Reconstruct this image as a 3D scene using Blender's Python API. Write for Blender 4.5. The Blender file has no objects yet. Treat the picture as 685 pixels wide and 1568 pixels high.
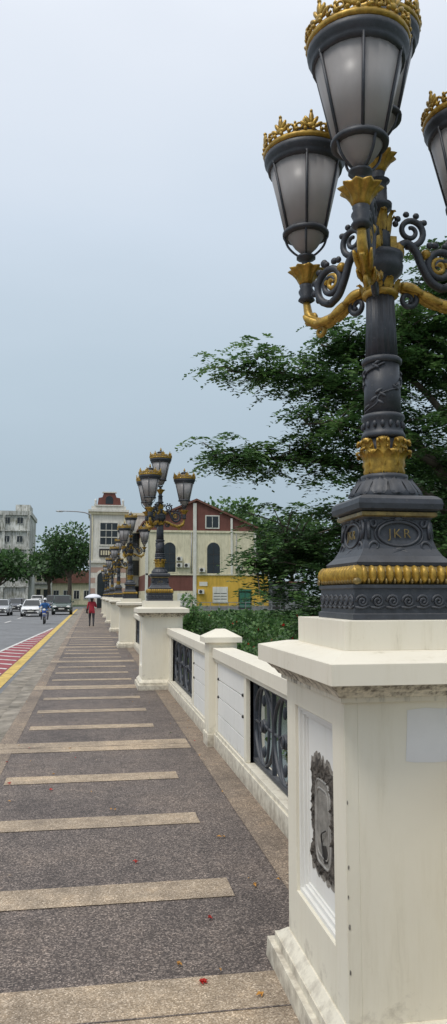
import bpy, math, random
import numpy as np
from mathutils import Vector, Matrix
random.seed(7); rng=np.random.default_rng(7)
scene=bpy.context.scene
COL=scene.collection
pi=math.pi
# ------------------------------------------------------------------ materials
def nt(name):
    m=bpy.data.materials.new(name); m.use_nodes=True
    n=m.node_tree.nodes; l=m.node_tree.links
    return m,n,l,n['Principled BSDF']
def ramp(n,stops,interp='LINEAR'):
    r=n.new('ShaderNodeValToRGB'); r.color_ramp.interpolation=interp
    els=r.color_ramp.elements
    while len(els)<len(stops): els.new(0.5)
    for e,(p,c) in zip(els,stops):
        e.position=p; e.color=(c[0],c[1],c[2],1) if len(c)==3 else c
    return r
def noise(n,l,scale,detail=4,rough=.55,vec=None,dist=0):
    t=n.new('ShaderNodeTexNoise'); t.inputs['Scale'].default_value=scale
    t.inputs['Detail'].default_value=detail; t.inputs['Roughness'].default_value=rough
    t.inputs['Distortion'].default_value=dist
    if vec is not None: l.new(vec,t.inputs['Vector'])
    return t
def mixc(n,l,mode,fac,a,b):
    x=n.new('ShaderNodeMix'); x.data_type='RGBA'; x.blend_type=mode
    if hasattr(fac,'links'): l.new(fac,x.inputs[0])
    else: x.inputs[0].default_value=fac
    for s,v in ((x.inputs[6],a),(x.inputs[7],b)):
        if hasattr(v,'links'): l.new(v,s)
        else: s.default_value=(v[0],v[1],v[2],1)
    return x.outputs[2]
def objco(n):
    return n.new('ShaderNodeTexCoord').outputs['Object']
def scaled(n,l,vec,s):
    m=n.new('ShaderNodeMapping'); m.inputs['Scale'].default_value=s
    l.new(vec,m.inputs['Vector']); return m.outputs[0]
def bump(n,l,b,h,strength=.3,dist=.01):
    x=n.new('ShaderNodeBump'); x.inputs['Strength'].default_value=strength
    x.inputs['Distance'].default_value=dist
    l.new(h,x.inputs['Height']); l.new(x.outputs[0],b.inputs['Normal'])
def simple(name,c,rough=.6,metal=0,var=.25,scale=3,bmp=0,dirt=0,spec=None):
    m,n,l,b=nt(name); v=objco(n)
    t=noise(n,l,scale,5,.6,v)
    lo=[x*(1-var) for x in c]; hi=[min(1,x*(1+var)) for x in c]
    r=ramp(n,[(.3,lo),(.7,hi)]); l.new(t.outputs[0],r.inputs[0])
    out=r.outputs[0]
    if dirt:
        t2=noise(n,l,1.6,8,.65,scaled(n,l,v,(2.2,2.2,.5)))
        r2=ramp(n,[(.45,(1,1,1)),(.68,(1-dirt,1-dirt,1-dirt*1.1))]); l.new(t2.outputs[0],r2.inputs[0])
        out=mixc(n,l,'MULTIPLY',1,out,r2.outputs[0])
    l.new(out,b.inputs['Base Color'])
    b.inputs['Roughness'].default_value=rough; b.inputs['Metallic'].default_value=metal
    if spec is not None: b.inputs['Specular IOR Level'].default_value=spec
    if bmp:
        t3=noise(n,l,scale*9,4,.6,v); bump(n,l,b,t3.outputs[0],bmp,.01)
    return m
def aggregate(name,lo,mid,hi,sc=95):
    m,n,l,b=nt(name); v=objco(n)
    vo=n.new('ShaderNodeTexVoronoi'); vo.inputs['Scale'].default_value=sc; l.new(v,vo.inputs['Vector'])
    sep=n.new('ShaderNodeSeparateColor'); l.new(vo.outputs['Color'],sep.inputs[0])
    r=ramp(n,[(0,lo),(.55,mid),(.9,hi),(1,[min(1,x*1.5) for x in hi])]); l.new(sep.outputs[0],r.inputs[0])
    rd=ramp(n,[(.0,(1.1,1.1,1.1)),(.55,(.92,.92,.92)),(.9,(.55,.55,.55))]); l.new(vo.outputs['Distance'],rd.inputs[0])
    c=mixc(n,l,'MULTIPLY',1,r.outputs[0],rd.outputs[0])
    t=noise(n,l,.9,7,.62,v); rs=ramp(n,[(.32,(.68,.68,.7)),(.5,(1,1,1)),(.68,(1.25,1.22,1.16))]); l.new(t.outputs[0],rs.inputs[0])
    c=mixc(n,l,'MULTIPLY',1,c,rs.outputs[0])
    t=noise(n,l,7,6,.72,v); rs=ramp(n,[(.33,(.72,.71,.7)),(.55,(1.03,1.03,1.03)),(.72,(1.3,1.25,1.18))]); l.new(t.outputs[0],rs.inputs[0])
    c=mixc(n,l,'MULTIPLY',1,c,rs.outputs[0])
    l.new(c,b.inputs['Base Color']); b.inputs['Roughness'].default_value=.72
    bump(n,l,b,vo.outputs['Distance'],.4,.004)
    return m
def paint_white(name,c,grime=.5,bm=.1):
    m,n,l,b=nt(name); v=n.new('ShaderNodeNewGeometry').outputs['Position']
    t=noise(n,l,1.3,6,.6,v); r=ramp(n,[(.3,[x*.92 for x in c]),(.65,c)]); l.new(t.outputs[0],r.inputs[0])
    # faint vertical rain streaks
    t2=noise(n,l,3.0,8,.7,scaled(n,l,v,(5,5,.6)))
    r2=ramp(n,[(.5,(1,1,1)),(.6,(.97,.965,.95)),(.74,(1-grime*.4,1-grime*.43,1-grime*.5))]); l.new(t2.outputs[0],r2.inputs[0])
    o=mixc(n,l,'MULTIPLY',1,r.outputs[0],r2.outputs[0])
    # splash-zone dirt close to the paving
    t3=noise(n,l,11,7,.72,v)
    sx=n.new('ShaderNodeSeparateXYZ'); l.new(v,sx.inputs[0])
    mr=n.new('ShaderNodeMapRange'); l.new(sx.outputs[2],mr.inputs[0])
    mr.inputs[1].default_value=0; mr.inputs[2].default_value=.34; mr.inputs[3].default_value=.26; mr.inputs[4].default_value=-.12
    ma=n.new('ShaderNodeMath'); ma.operation='ADD'; l.new(mr.outputs[0],ma.inputs[0]); l.new(t3.outputs[0],ma.inputs[1])
    rr=ramp(n,[(.55,(0,0,0)),(.85,(.7,.7,.7))]); l.new(ma.outputs[0],rr.inputs[0])
    o=mixc(n,l,'MIX',rr.outputs[0],o,(.2,.16,.12))
    # scuffs, chips
    t4=noise(n,l,34,6,.78,v); r4=ramp(n,[(.58,(1,1,1)),(.66,(.78,.73,.64)),(.74,(.38,.33,.27))]); l.new(t4.outputs[0],r4.inputs[0])
    t5=noise(n,l,2.4,4,.6,v); r5=ramp(n,[(.5,(0,0,0)),(.64,(grime,grime,grime))]); l.new(t5.outputs[0],r5.inputs[0])
    o=mixc(n,l,'MULTIPLY',r5.outputs[0],o,r4.outputs[0])
    l.new(o,b.inputs['Base Color']); b.inputs['Roughness'].default_value=.6
    bump(n,l,b,t3.outputs[0],bm,.006)
    return m
def stainband(name,c,z0,z1):
    m,n,l,b=nt(name); v=n.new('ShaderNodeNewGeometry').outputs['Position']
    t=noise(n,l,9,8,.75,scaled(n,l,v,(2.4,2.4,.5)))
    t0=noise(n,l,1.1,4,.6,v)
    sx=n.new('ShaderNodeSeparateXYZ'); l.new(v,sx.inputs[0])
    mr=n.new('ShaderNodeMapRange'); l.new(sx.outputs[2],mr.inputs[0]); mr.inputs[1].default_value=z0; mr.inputs[2].default_value=z1; mr.inputs[3].default_value=-.02; mr.inputs[4].default_value=.17
    a=n.new('ShaderNodeMath'); a.operation='ADD'; l.new(t.outputs[0],a.inputs[0]); l.new(mr.outputs[0],a.inputs[1])
    a2=n.new('ShaderNodeMath'); a2.operation='MULTIPLY_ADD'; l.new(t0.outputs[0],a2.inputs[0]); a2.inputs[1].default_value=.5; l.new(a.outputs[0],a2.inputs[2])
    r=ramp(n,[(.70,c),(.80,[x*.72 for x in c]),(.90,(.16,.14,.11)),(1,(.06,.055,.045))]); l.new(a2.outputs[0],r.inputs[0])
    l.new(r.outputs[0],b.inputs['Base Color']); b.inputs['Roughness'].default_value=.75; bump(n,l,b,t.outputs[0],.2,.006); return m
M={}
M['agg']=aggregate('dark_aggregate',(.052,.041,.036),(.118,.092,.08),(.25,.205,.175),135)
M['bar']=aggregate('tan_aggregate',(.24,.18,.12),(.38,.295,.205),(.5,.41,.31),170)
M['edge']=aggregate('edge_aggregate',(.12,.09,.066),(.23,.175,.13),(.35,.28,.21),150)
M['asphalt']=simple('asphalt',(.17,.173,.18),.85,0,.16,.35,.4,.3)
M['concrete']=simple('concrete',(.36,.34,.3),.85,0,.2,2,.3,.45)
M['kerb']=simple('kerb_concrete',(.25,.22,.18),.85,0,.4,3,.3,.5)
M['yellow']=simple('yellow_line',(.6,.42,.1),.7,0,.18,8,0,.45)
M['whiteline']=simple('white_line',(.6,.58,.56),.7,0,.15,8,0,.45)
M['redpaint']=simple('red_road_paint',(.27,.045,.055),.75,0,.2,4,0,.3)
M['white']=paint_white('cream_paint',(.78,.735,.61),.35)
M['panelw']=paint_white('panel_white_paint',(.77,.76,.72),.35)
M['patch']=simple('repaint_patch',(.70,.695,.68),.6,0,.05,5)
M['capstain']=stainband('stained_cornice',(.70,.65,.53),1.27,1.36)
M['plinthp']=paint_white('plinth_paint',(.74,.69,.57),.7,.12)
M['topst']=paint_white('weathered_cap_top',(.75,.70,.585),.65,.12)
M['rough']=simple('broken_concrete',(.12,.105,.09),.95,0,.8,45,1.0)
M['rough2']=simple('exposed_render',(.3,.275,.24),.95,0,.5,30,1.0)
M['cavity']=simple('cavity_dark',(.03,.026,.022),.9,0,.3,9)
M['mortar']=simple('grey_mortar',(.24,.225,.20),.9,0,.4,16,.6,.5)
M['galv']=simple('galvanised_box',(.33,.315,.29),.6,.2,.35,20,.2)
M['water']=simple('river_water',(.05,.055,.03),.12,0,.2,.3)
def iron(name,c):
    m,n,l,b=nt(name); v=objco(n)
    t=noise(n,l,18,6,.65,v); r=ramp(n,[(.35,[x*.7 for x in c]),(.7,[x*1.3 for x in c])]); l.new(t.outputs[0],r.inputs[0])
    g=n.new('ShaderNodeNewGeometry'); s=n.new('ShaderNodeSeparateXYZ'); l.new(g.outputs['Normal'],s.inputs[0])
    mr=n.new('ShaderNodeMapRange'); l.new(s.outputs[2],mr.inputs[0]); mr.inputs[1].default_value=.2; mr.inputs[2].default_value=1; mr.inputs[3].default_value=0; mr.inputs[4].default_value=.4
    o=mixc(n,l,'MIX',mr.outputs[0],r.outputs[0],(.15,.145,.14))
    t2=noise(n,l,60,4,.7,v); r2=ramp(n,[(.6,(0,0,0)),(.72,(.45,.45,.45))]); l.new(t2.outputs[0],r2.inputs[0])
    o=mixc(n,l,'MIX',r2.outputs[0],o,(.13,.125,.12))
    l.new(o,b.inputs['Base Color']); b.inputs['Roughness'].default_value=.5
    bump(n,l,b,t.outputs[0],.3,.004); return m
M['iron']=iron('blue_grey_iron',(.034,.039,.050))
def goldm(name,hi,lo):
    m,n,l,b=nt(name); v=objco(n)
    t=noise(n,l,30,6,.7,v); r=ramp(n,[(.3,lo),(.5,[(a+c)/2 for a,c in zip(hi,lo)]),(.65,hi)]); l.new(t.outputs[0],r.inputs[0])
    l.new(r.outputs[0],b.inputs['Base Color']); b.inputs['Roughness'].default_value=.4; b.inputs['Metallic'].default_value=.4
    bump(n,l,b,t.outputs[0],.4,.004); return m
M['gold']=goldm('gold_paint',(.52,.33,.055),(.2,.12,.02))
M['oldgold']=goldm('tarnished_gold',(.3,.215,.07),(.11,.08,.035))
m,n,l,b=nt('frosted_glass')
v=objco(n); t=noise(n,l,4,5,.6,scaled(n,l,v,(1,1,.5))); r=ramp(n,[(.3,(.46,.44,.435)),(.7,(.64,.615,.61))]); l.new(t.outputs[0],r.inputs[0])
l.new(r.outputs[0],b.inputs['Base Color']); b.inputs['Roughness'].default_value=.35
tr=n.new('ShaderNodeBsdfTranslucent'); l.new(r.outputs[0],tr.inputs[0])
ms=n.new('ShaderNodeMixShader'); ms.inputs[0].default_value=.5
l.new(b.outputs[0],ms.inputs[1]); l.new(tr.outputs[0],ms.inputs[2]); l.new(ms.outputs[0],n['Material Output'].inputs[0])
M['glass']=m
def leafmat(name,c,trans=.35):
    m,n,l,b=nt(name); g=n.new('ShaderNodeNewGeometry')
    t=noise(n,l,.9,4,.6,g.outputs['Position']); r=ramp(n,[(.3,[x*.65 for x in c]),(.7,[x*1.35 for x in c])]); l.new(t.outputs[0],r.inputs[0])
    l.new(r.outputs[0],b.inputs['Base Color']); b.inputs['Roughness'].default_value=.5
    tr=n.new('ShaderNodeBsdfTranslucent'); l.new(r.outputs[0],tr.inputs[0])
    ms=n.new('ShaderNodeMixShader'); ms.inputs[0].default_value=trans
    l.new(b.outputs[0],ms.inputs[1]); l.new(tr.outputs[0],ms.inputs[2]); l.new(ms.outputs[0],n['Material Output'].inputs[0])
    return m
M['leafd']=leafmat('leaf_dark',(.034,.075,.026))
M['leafm']=leafmat('leaf_mid',(.066,.14,.042))
M['leafl']=leafmat('leaf_light',(.12,.215,.065))
M['flower']=leafmat('red_flower',(.5,.03,.02))
M['dryleaf']=simple('dry_leaf',(.4,.2,.04),.8,0,.4,12)
M['bark']=simple('bark',(.13,.105,.08),.9,0,.35,6,.6)
M['grass']=simple('bank_grass',(.055,.085,.03),.95,0,.5,.6,.6)
M['cream']=simple('cream_wall',(.68,.62,.45),.85,0,.08,.4,0,.25)
M['maroon']=simple('maroon_wall',(.165,.062,.048),.85,0,.15,.6,0,.2)
M['ochre']=simple('yellow_wall',(.62,.39,.06),.85,0,.1,.5,0,.25)
M['bwhite']=simple('white_wall',(.68,.66,.6),.85,0,.08,.5,0,.25)
M['oldwhite']=simple('weathered_wall',(.55,.55,.52),.9,0,.35,.35,0,.85)
M['winglass']=simple('window_glass',(.018,.024,.028),.12,0,.4,1)
M['greenframe']=simple('green_frame',(.03,.14,.09),.5,0,.1,3)
M['greyw']=simple('grey_shed',(.22,.22,.23),.8,0,.15,1,0,.3)
M['dark']=simple('dark_trim',(.03,.028,.027),.7,0,.2,3)
M['roof']=simple('roof_tile',(.17,.075,.055),.85,0,.25,2,.3)
M['pinkst']=simple('rusticated_band',(.42,.29,.24),.85,0,.12,1)
M['steel']=simple('steel',(.33,.33,.34),.45,.6,.1,3)
def carpaint(nm,c): 
    m=simple(nm,c,.22,.15,.04,2); m.node_tree.nodes['Principled BSDF'].inputs['Coat Weight'].default_value=.6; return m
M['cwhite']=carpaint('white_car_paint',(.75,.75,.75)); M['csilver']=carpaint('silver_car_paint',(.4,.41,.42))
M['cdark']=carpaint('dark_car_paint',(.03,.035,.05)); M['cgreen']=carpaint('dark_green_car_paint',(.03,.06,.045)); M['cblue']=carpaint('blue_paint',(.02,.08,.4))
M['tyre']=simple('tyre',(.02,.02,.02),.8); M['lens']=simple('headlight_lens',(.75,.75,.72),.08)
M['chrome']=simple('chrome',(.6,.6,.6),.2,.9)
M['skin']=simple('skin',(.32,.17,.1),.6,0,.08,6); M['hair']=simple('hair',(.015,.012,.01),.5)
M['umb']=simple('umbrella_cloth',(.68,.69,.74),.7,0,.06,3)
M['helmet']=carpaint('helmet_paint',(.6,.6,.62))
# ------------------------------------------------------------------ mesh builder
class MB:
    def __init__(s): s.v=[];s.f=[];s.m=[];s.s=[];s.mats=[]
    def mi(s,k):
        if k not in s.mats: s.mats.append(k)
        return s.mats.index(k)
    def add(s,vs,fs,mat,smooth=False,T=None):
        o=len(s.v); k=s.mi(mat)
        for p in vs:
            if T is not None: p=T@Vector(p)
            s.v.append((p[0],p[1],p[2]))
        for f in fs:
            s.f.append([i+o for i in f]); s.m.append(k); s.s.append(smooth)
    def frustum(s,cx,cy,z0,z1,hx0,hy0,hx1,hy1,mat,T=None):
        vs=[(cx-hx0,cy-hy0,z0),(cx+hx0,cy-hy0,z0),(cx+hx0,cy+hy0,z0),(cx-hx0,cy+hy0,z0),
            (cx-hx1,cy-hy1,z1),(cx+hx1,cy-hy1,z1),(cx+hx1,cy+hy1,z1),(cx-hx1,cy+hy1,z1)]
        s.add(vs,[(3,2,1,0),(4,5,6,7),(0,1,5,4),(1,2,6,5),(2,3,7,6),(3,0,4,7)],mat,False,T)
    def box(s,x0,x1,y0,y1,z0,z1,mat,T=None):
        s.frustum((x0+x1)/2,(y0+y1)/2,z0,z1,(x1-x0)/2,(y1-y0)/2,(x1-x0)/2,(y1-y0)/2,mat,T)
    def sheet(s,x0,x1,y0,y1,z,mat):
        s.add([(x0,y0,z),(x1,y0,z),(x1,y1,z),(x0,y1,z)],[(0,1,2,3)],mat)
    def lathe(s,prof,mat,n=20,T=None,smooth=True,mod=None,sq=False):
        vs=[];fs=[]
        if sq: n=4
        for (r,z) in prof:
            for i in range(n):
                a=2*pi*i/n+(pi/4 if sq else 0); rr=r*(math.sqrt(2) if sq else 1)
                if mod: rr*=mod(a,z)
                vs.append((rr*math.cos(a),rr*math.sin(a),z))
        for j in range(len(prof)-1):
            for i in range(n):
                k=(i+1)%n; fs.append((j*n+i,j*n+k,(j+1)*n+k,(j+1)*n+i))
        fs.append(tuple(reversed(range(n)))); fs.append(tuple(range((len(prof)-1)*n,len(prof)*n)))
        s.add(vs,fs,mat,smooth and not sq,T)
    def ell(s,c,r,mat,nu=8,nv=5,T=None,R=None):
        vs=[];fs=[]
        c=Vector(c)
        for j in range(nv+1):
            th=pi*j/nv
            for i in range(nu):
                a=2*pi*i/nu
                p=Vector((r[0]*math.sin(th)*math.cos(a),r[1]*math.sin(th)*math.sin(a),r[2]*math.cos(th)))
                if R is not None: p=R@p
                vs.append(c+p)
        for j in range(nv):
            for i in range(nu):
                k=(i+1)%nu; fs.append((j*nu+i,(j+1)*nu+i,(j+1)*nu+k,j*nu+k))
        s.add(vs,fs,mat,True,T)
    def tube(s,pts,rad,mat,n=8,T=None,closed=False,flat=1.0):
        pts=[Vector(p) for p in pts]; N=len(pts)
        if not hasattr(rad,'__len__'): rad=[rad]*N
        vs=[];fs=[]; prev=None
        for i,p in enumerate(pts):
            if closed: t=(pts[(i+1)%N]-pts[i-1])
            else: t=(pts[min(i+1,N-1)]-pts[max(i-1,0)])
            t=t.normalized() if t.length>1e-9 else Vector((0,0,1))
            if prev is None:
                prev=t.orthogonal().normalized()
                if abs(t.z)<.95:
                    prev=(Vector((0,0,1))-t*t.z).normalized()
            prev=(prev-t*prev.dot(t)).normalized(); q=t.cross(prev)
            for k in range(n):
                a=2*pi*k/n; vs.append(p+prev*(rad[i]*math.cos(a))+q*(rad[i]*flat*math.sin(a)))
        M_=N if closed else N-1
        for i in range(M_):
            j=(i+1)%N
            for k in range(n):
                k2=(k+1)%n; fs.append((i*n+k,i*n+k2,j*n+k2,j*n+k))
        if not closed: fs.append(tuple(reversed(range(n)))); fs.append(tuple(range((N-1)*n,N*n)))
        s.add(vs,fs,mat,True,T)
    def prism(s,poly,depth,mat,T,z0=0):
        n=len(poly); vs=[(a,b,z0) for a,b in poly]+[(a,b,z0+depth) for a,b in poly]
        fs=[tuple(reversed(range(n))),tuple(range(n,2*n))]+[(i,(i+1)%n,n+(i+1)%n,n+i) for i in range(n)]
        s.add(vs,fs,mat,False,T)
    def mesh(s,name):
        me=bpy.data.meshes.new(name); me.from_pydata(s.v,[],s.f)
        for k in s.mats: me.materials.append(M[k])
        me.polygons.foreach_set('material_index',s.m); me.polygons.foreach_set('use_smooth',s.s)
        me.update(); return me
    def obj(s,name,loc=(0,0,0),parent=None,bevel=0,rot=0):
        return mkobj(name,s.mesh(name),loc,parent,bevel,rot)
def mkobj(name,me,loc=(0,0,0),parent=None,bevel=0,rot=0):
    o=bpy.data.objects.new(name,me); o.location=loc; o.rotation_euler=(0,0,rot); COL.objects.link(o)
    if parent: o.parent=parent
    if bevel:
        b=o.modifiers.new('bev','BEVEL'); b.width=bevel; b.segments=2; b.limit_method='ANGLE'; b.angle_limit=math.radians(40)
    return o
def empty(name,loc=(0,0,0),rot=0):
    o=bpy.data.objects.new(name,None); o.location=loc; o.rotation_euler=(0,0,rot); o.empty_display_size=.2; COL.objects.link(o); return o
def smoothcurve(pts,k=6):
    P=[Vector(p) for p in pts]; P=[P[0]*2-P[1]]+P+[P[-1]*2-P[-2]]; out=[]
    for i in range(1,len(P)-2):
        for j in range(k):
            t=j/k; a,b,c,d=P[i-1],P[i],P[i+1],P[i+2]
            out.append(.5*((2*b)+(c-a)*t+(2*a-5*b+4*c-d)*t*t+(3*b-a-3*c+d)*t**3))
    out.append(P[-2]); return out
# ------------------------------------------------------------------ camera
cam=bpy.data.cameras.new('cam'); co=bpy.data.objects.new('camera',cam); COL.objects.link(co)
co.location=(0,0,1.65); co.rotation_euler=(math.radians(96.2),0,math.radians(-9.67))
cam.sensor_fit='VERTICAL'; cam.sensor_height=36; cam.sensor_width=36; cam.lens=27.05; cam.clip_end=3000; cam.clip_start=.05
scene.camera=co
# ------------------------------------------------------------------ world
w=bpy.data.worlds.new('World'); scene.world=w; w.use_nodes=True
n=w.node_tree.nodes; l=w.node_tree.links; bg=n['Background']
sky=n.new('ShaderNodeTexSky'); sky.sky_type='NISHITA'; sky.sun_disc=False
sky.sun_elevation=math.radians(58); sky.sun_rotation=math.radians(230); sky.dust_density=4
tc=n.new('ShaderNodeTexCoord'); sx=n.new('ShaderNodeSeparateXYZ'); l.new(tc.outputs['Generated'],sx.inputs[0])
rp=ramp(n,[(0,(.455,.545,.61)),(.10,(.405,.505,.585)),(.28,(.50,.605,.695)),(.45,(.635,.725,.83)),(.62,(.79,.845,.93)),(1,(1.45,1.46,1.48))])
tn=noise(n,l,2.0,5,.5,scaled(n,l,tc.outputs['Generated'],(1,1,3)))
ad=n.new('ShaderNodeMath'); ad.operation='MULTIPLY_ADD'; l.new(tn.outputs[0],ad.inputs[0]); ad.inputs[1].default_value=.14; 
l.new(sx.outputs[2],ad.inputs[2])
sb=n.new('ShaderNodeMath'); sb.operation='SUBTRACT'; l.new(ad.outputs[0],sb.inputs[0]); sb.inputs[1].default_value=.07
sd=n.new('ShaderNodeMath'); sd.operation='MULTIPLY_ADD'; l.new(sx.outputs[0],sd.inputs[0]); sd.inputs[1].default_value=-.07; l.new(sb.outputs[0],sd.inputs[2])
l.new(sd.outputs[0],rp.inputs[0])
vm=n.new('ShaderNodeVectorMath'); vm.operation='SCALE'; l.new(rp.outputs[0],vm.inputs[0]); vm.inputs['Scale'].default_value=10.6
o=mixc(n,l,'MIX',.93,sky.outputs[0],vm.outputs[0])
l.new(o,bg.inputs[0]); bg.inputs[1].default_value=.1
sun=bpy.data.lights.new('sun','SUN'); sun.energy=1.5; sun.angle=math.radians(14); sun.color=(1,.96,.9)
so=bpy.data.objects.new('sun',sun); COL.objects.link(so)
az=math.radians(230); el=math.radians(58)
d=Vector((math.sin(az)*math.cos(el),math.cos(az)*math.cos(el),math.sin(el)))
so.rotation_euler=d.to_track_quat('Z','Y').to_euler(); so.location=(0,0,30)
# ------------------------------------------------------------------ terrain
def ss(a,b,x):
    t=np.clip((x-a)/(b-a),0,1); return t*t*(3-2*t)
def bankx(Y): return 5.0+26*ss(22,36,Y)
def terr(X,Y):
    X=np.asarray(X,float);Y=np.asarray(Y,float)
    sx_=ss(-11,-8.5,X)*(1-ss(0,3.2,X-bankx(Y))); sy_=ss(-45,-38,Y)*(1-ss(54,69,Y))
    h=-.17-3.2*sx_*sy_
    return h
xs=np.concatenate([[-900,-400,-150,-60,-30,-20],np.arange(-14,42,1.0),[50,70,120,300,900]])
ys=np.concatenate([[-300,-100,-60],np.arange(-48,84,1.0),[90,100,120,160,250,500,1500]])
XX,YY=np.meshgrid(xs,ys); ZZ=terr(XX,YY)
vs=np.stack([XX,YY,ZZ],-1).reshape(-1,3); nx=len(xs); ny=len(ys)
fs=[(j*nx+i,j*nx+i+1,(j+1)*nx+i+1,(j+1)*nx+i) for j in range(ny-1) for i in range(nx-1)]
me=bpy.data.meshes.new('ground'); me.from_pydata(vs.tolist(),[],fs); me.materials.append(M['grass'])
me.polygons.foreach_set('use_smooth',[True]*len(fs)); mkobj('ground',me)
b=MB(); b.sheet(-12,45,-46,72,-2.75,'water'); b.obj('river')
b=MB(); b.box(-11,1.74,-40,74,-1.1,-.163,'concrete'); b.obj('bridge_deck')
b=MB(); b.sheet(-10.6,-1.18,-60,118,-.15,'asphalt'); b.sheet(-90,60,118,130,-.15,'asphalt'); b.obj('road')
b=MB()
yy=-40.
while yy<104: b.box(-1.19,-1.03,yy+.006,yy+.994,-.16,-.002,'kerb'); yy+=1.0
b.box(-1.17,-1.04,-40,104,-.16,-.01,'cavity')
b.sheet(-1.62,-1.18,-40,104,-.144,'kerb'); b.obj('kerb')
b=MB()
b.sheet(-1.98,-1.72,-40,104,-.142,'yellow')
ox=lambda y:-2.02-(44-y)*.044
b.add([(-2.0,-20,-.146),(-2.0,44,-.146),(ox(44),44,-.146),(ox(-20),-20,-.146)],[(0,1,2,3)],'redpaint')
y=-19.
while y<43:
    x1=ox(y)
    k=.9*(abs(x1)-2)
    b.add([(-2.03,y,-.142),(-2.03,y+.24,-.142),(x1,y+.24+k,-.142),(x1,y+k,-.142)],[(0,1,2,3)],'whiteline'); y+=1.25
b.add([(ox(44),44,-.138),(ox(44)-.12,44,-.138),(ox(-20)-.12,-20,-.138),(ox(-20),-20,-.138)],[(0,1,2,3)],'whiteline')
for y in range(-10,112,9): b.sheet(-5.7,-5.55,y,y+4,-.142,'whiteline')
b.sheet(-10.2,-10.05,-40,116,-.142,'whiteline')
b.obj('road_markings')
b=MB(); b.box(-1.03,1.74,-40,104,-.158,0,'agg')
P=11.16; Y0=3.12
for k in range(-3,9):
    for q in range(8):
        yc=Y0+k*P+q*P/8
        if yc>100: continue
        if q%4==0:
            b.sheet(-.98,1.10,yc-.27+.12,yc+.27+.12,.004,'bar')
            b.sheet(-.98,1.10,yc-.03+.12,yc-.02+.12,.006,'agg')
        else: b.sheet(-.73,.81,yc-.14,yc+.14,.004,'bar')
b.sheet(-1.03,-.985,-40,104,.0045,'kerb'); b.sheet(1.12,1.40,-40,104,.0045,'edge')
b.sheet(-.985,-.80,-40,104,.0035,'edge')
b.obj('sidewalk')
# ------------------------------------------------------------------ piers
hx,hy=.36,.41; rec=.05
def pier_mesh():
    b=MB()
    b.frustum(0,0,0,.085,hx+.075,hy+.14,hx+.07,hy+.135,'plinthp')
    b.frustum(0,0,.085,.125,hx+.045,hy+.09,hx+.045,hy+.09,'plinthp')
    b.frustum(0,0,.125,.17,hx+.04,hy+.08,hx+.006,hy+.01,'plinthp')
    zt,zb=1.17,.38; mg=.14
    b.box(-hx+rec,hx-rec,-hy,hy,.17,1.27,'white')
    for sgn in (-1,1):
        x0,x1=(-hx,-hx+rec) if sgn<0 else (hx-rec,hx)
        b.box(x0,x1,-hy,-hy+mg,.17,1.27,'white'); b.box(x0,x1,hy-mg,hy,.17,1.27,'white')
        b.box(x0,x1,-hy+mg,hy-mg,.17,zb,'white'); b.box(x0,x1,-hy+mg,hy-mg,zt,1.27,'white')
        o=0
        for (w_,proud) in ((.018,.036),(.018,.022),(.012,.01)):
            xa,xb=(-hx+rec-proud,-hx+rec) if sgn<0 else (hx-rec,hx-rec+proud)
            ya,yb,za,zc=-hy+mg+o,hy-mg-o,zb+o,zt-o
            b.box(xa,xb,ya,ya+w_,za,zc,'panelw'); b.box(xa,xb,yb-w_,yb,za,zc,'panelw')
            b.box(xa,xb,ya+w_,yb-w_,za,za+w_,'panelw'); b.box(xa,xb,ya+w_,yb-w_,zc-w_,zc,'panelw')
            o+=w_
        xa,xb=(-hx+rec-.003,-hx+rec) if sgn<0 else (hx-rec,hx-rec+.003)
        b.box(xa,xb,-hy+mg+o,hy-mg-o,zb+o,zt-o,'panelw')
    b.box(-hx-.02,hx+.02,-hy-.03,hy+.03,1.27,1.29,'capstain')
    b.frustum(0,0,1.29,1.312,hx+.03,hy+.045,hx+.045,hy+.07,'capstain')
    b.frustum(0,0,1.312,1.345,hx+.05,hy+.08,hx+.08,hy+.13,'capstain')
    b.box(-hx-.10,hx+.10,-hy-.17,hy+.17,1.345,1.418,'topst')
    b.frustum(0,0,1.418,1.445,hx+.10,hy+.17,hx+.0,hy+.0,'topst')
    b.box(-.325,.325,-.33,.33,1.445,1.555,'topst')
    return b
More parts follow.
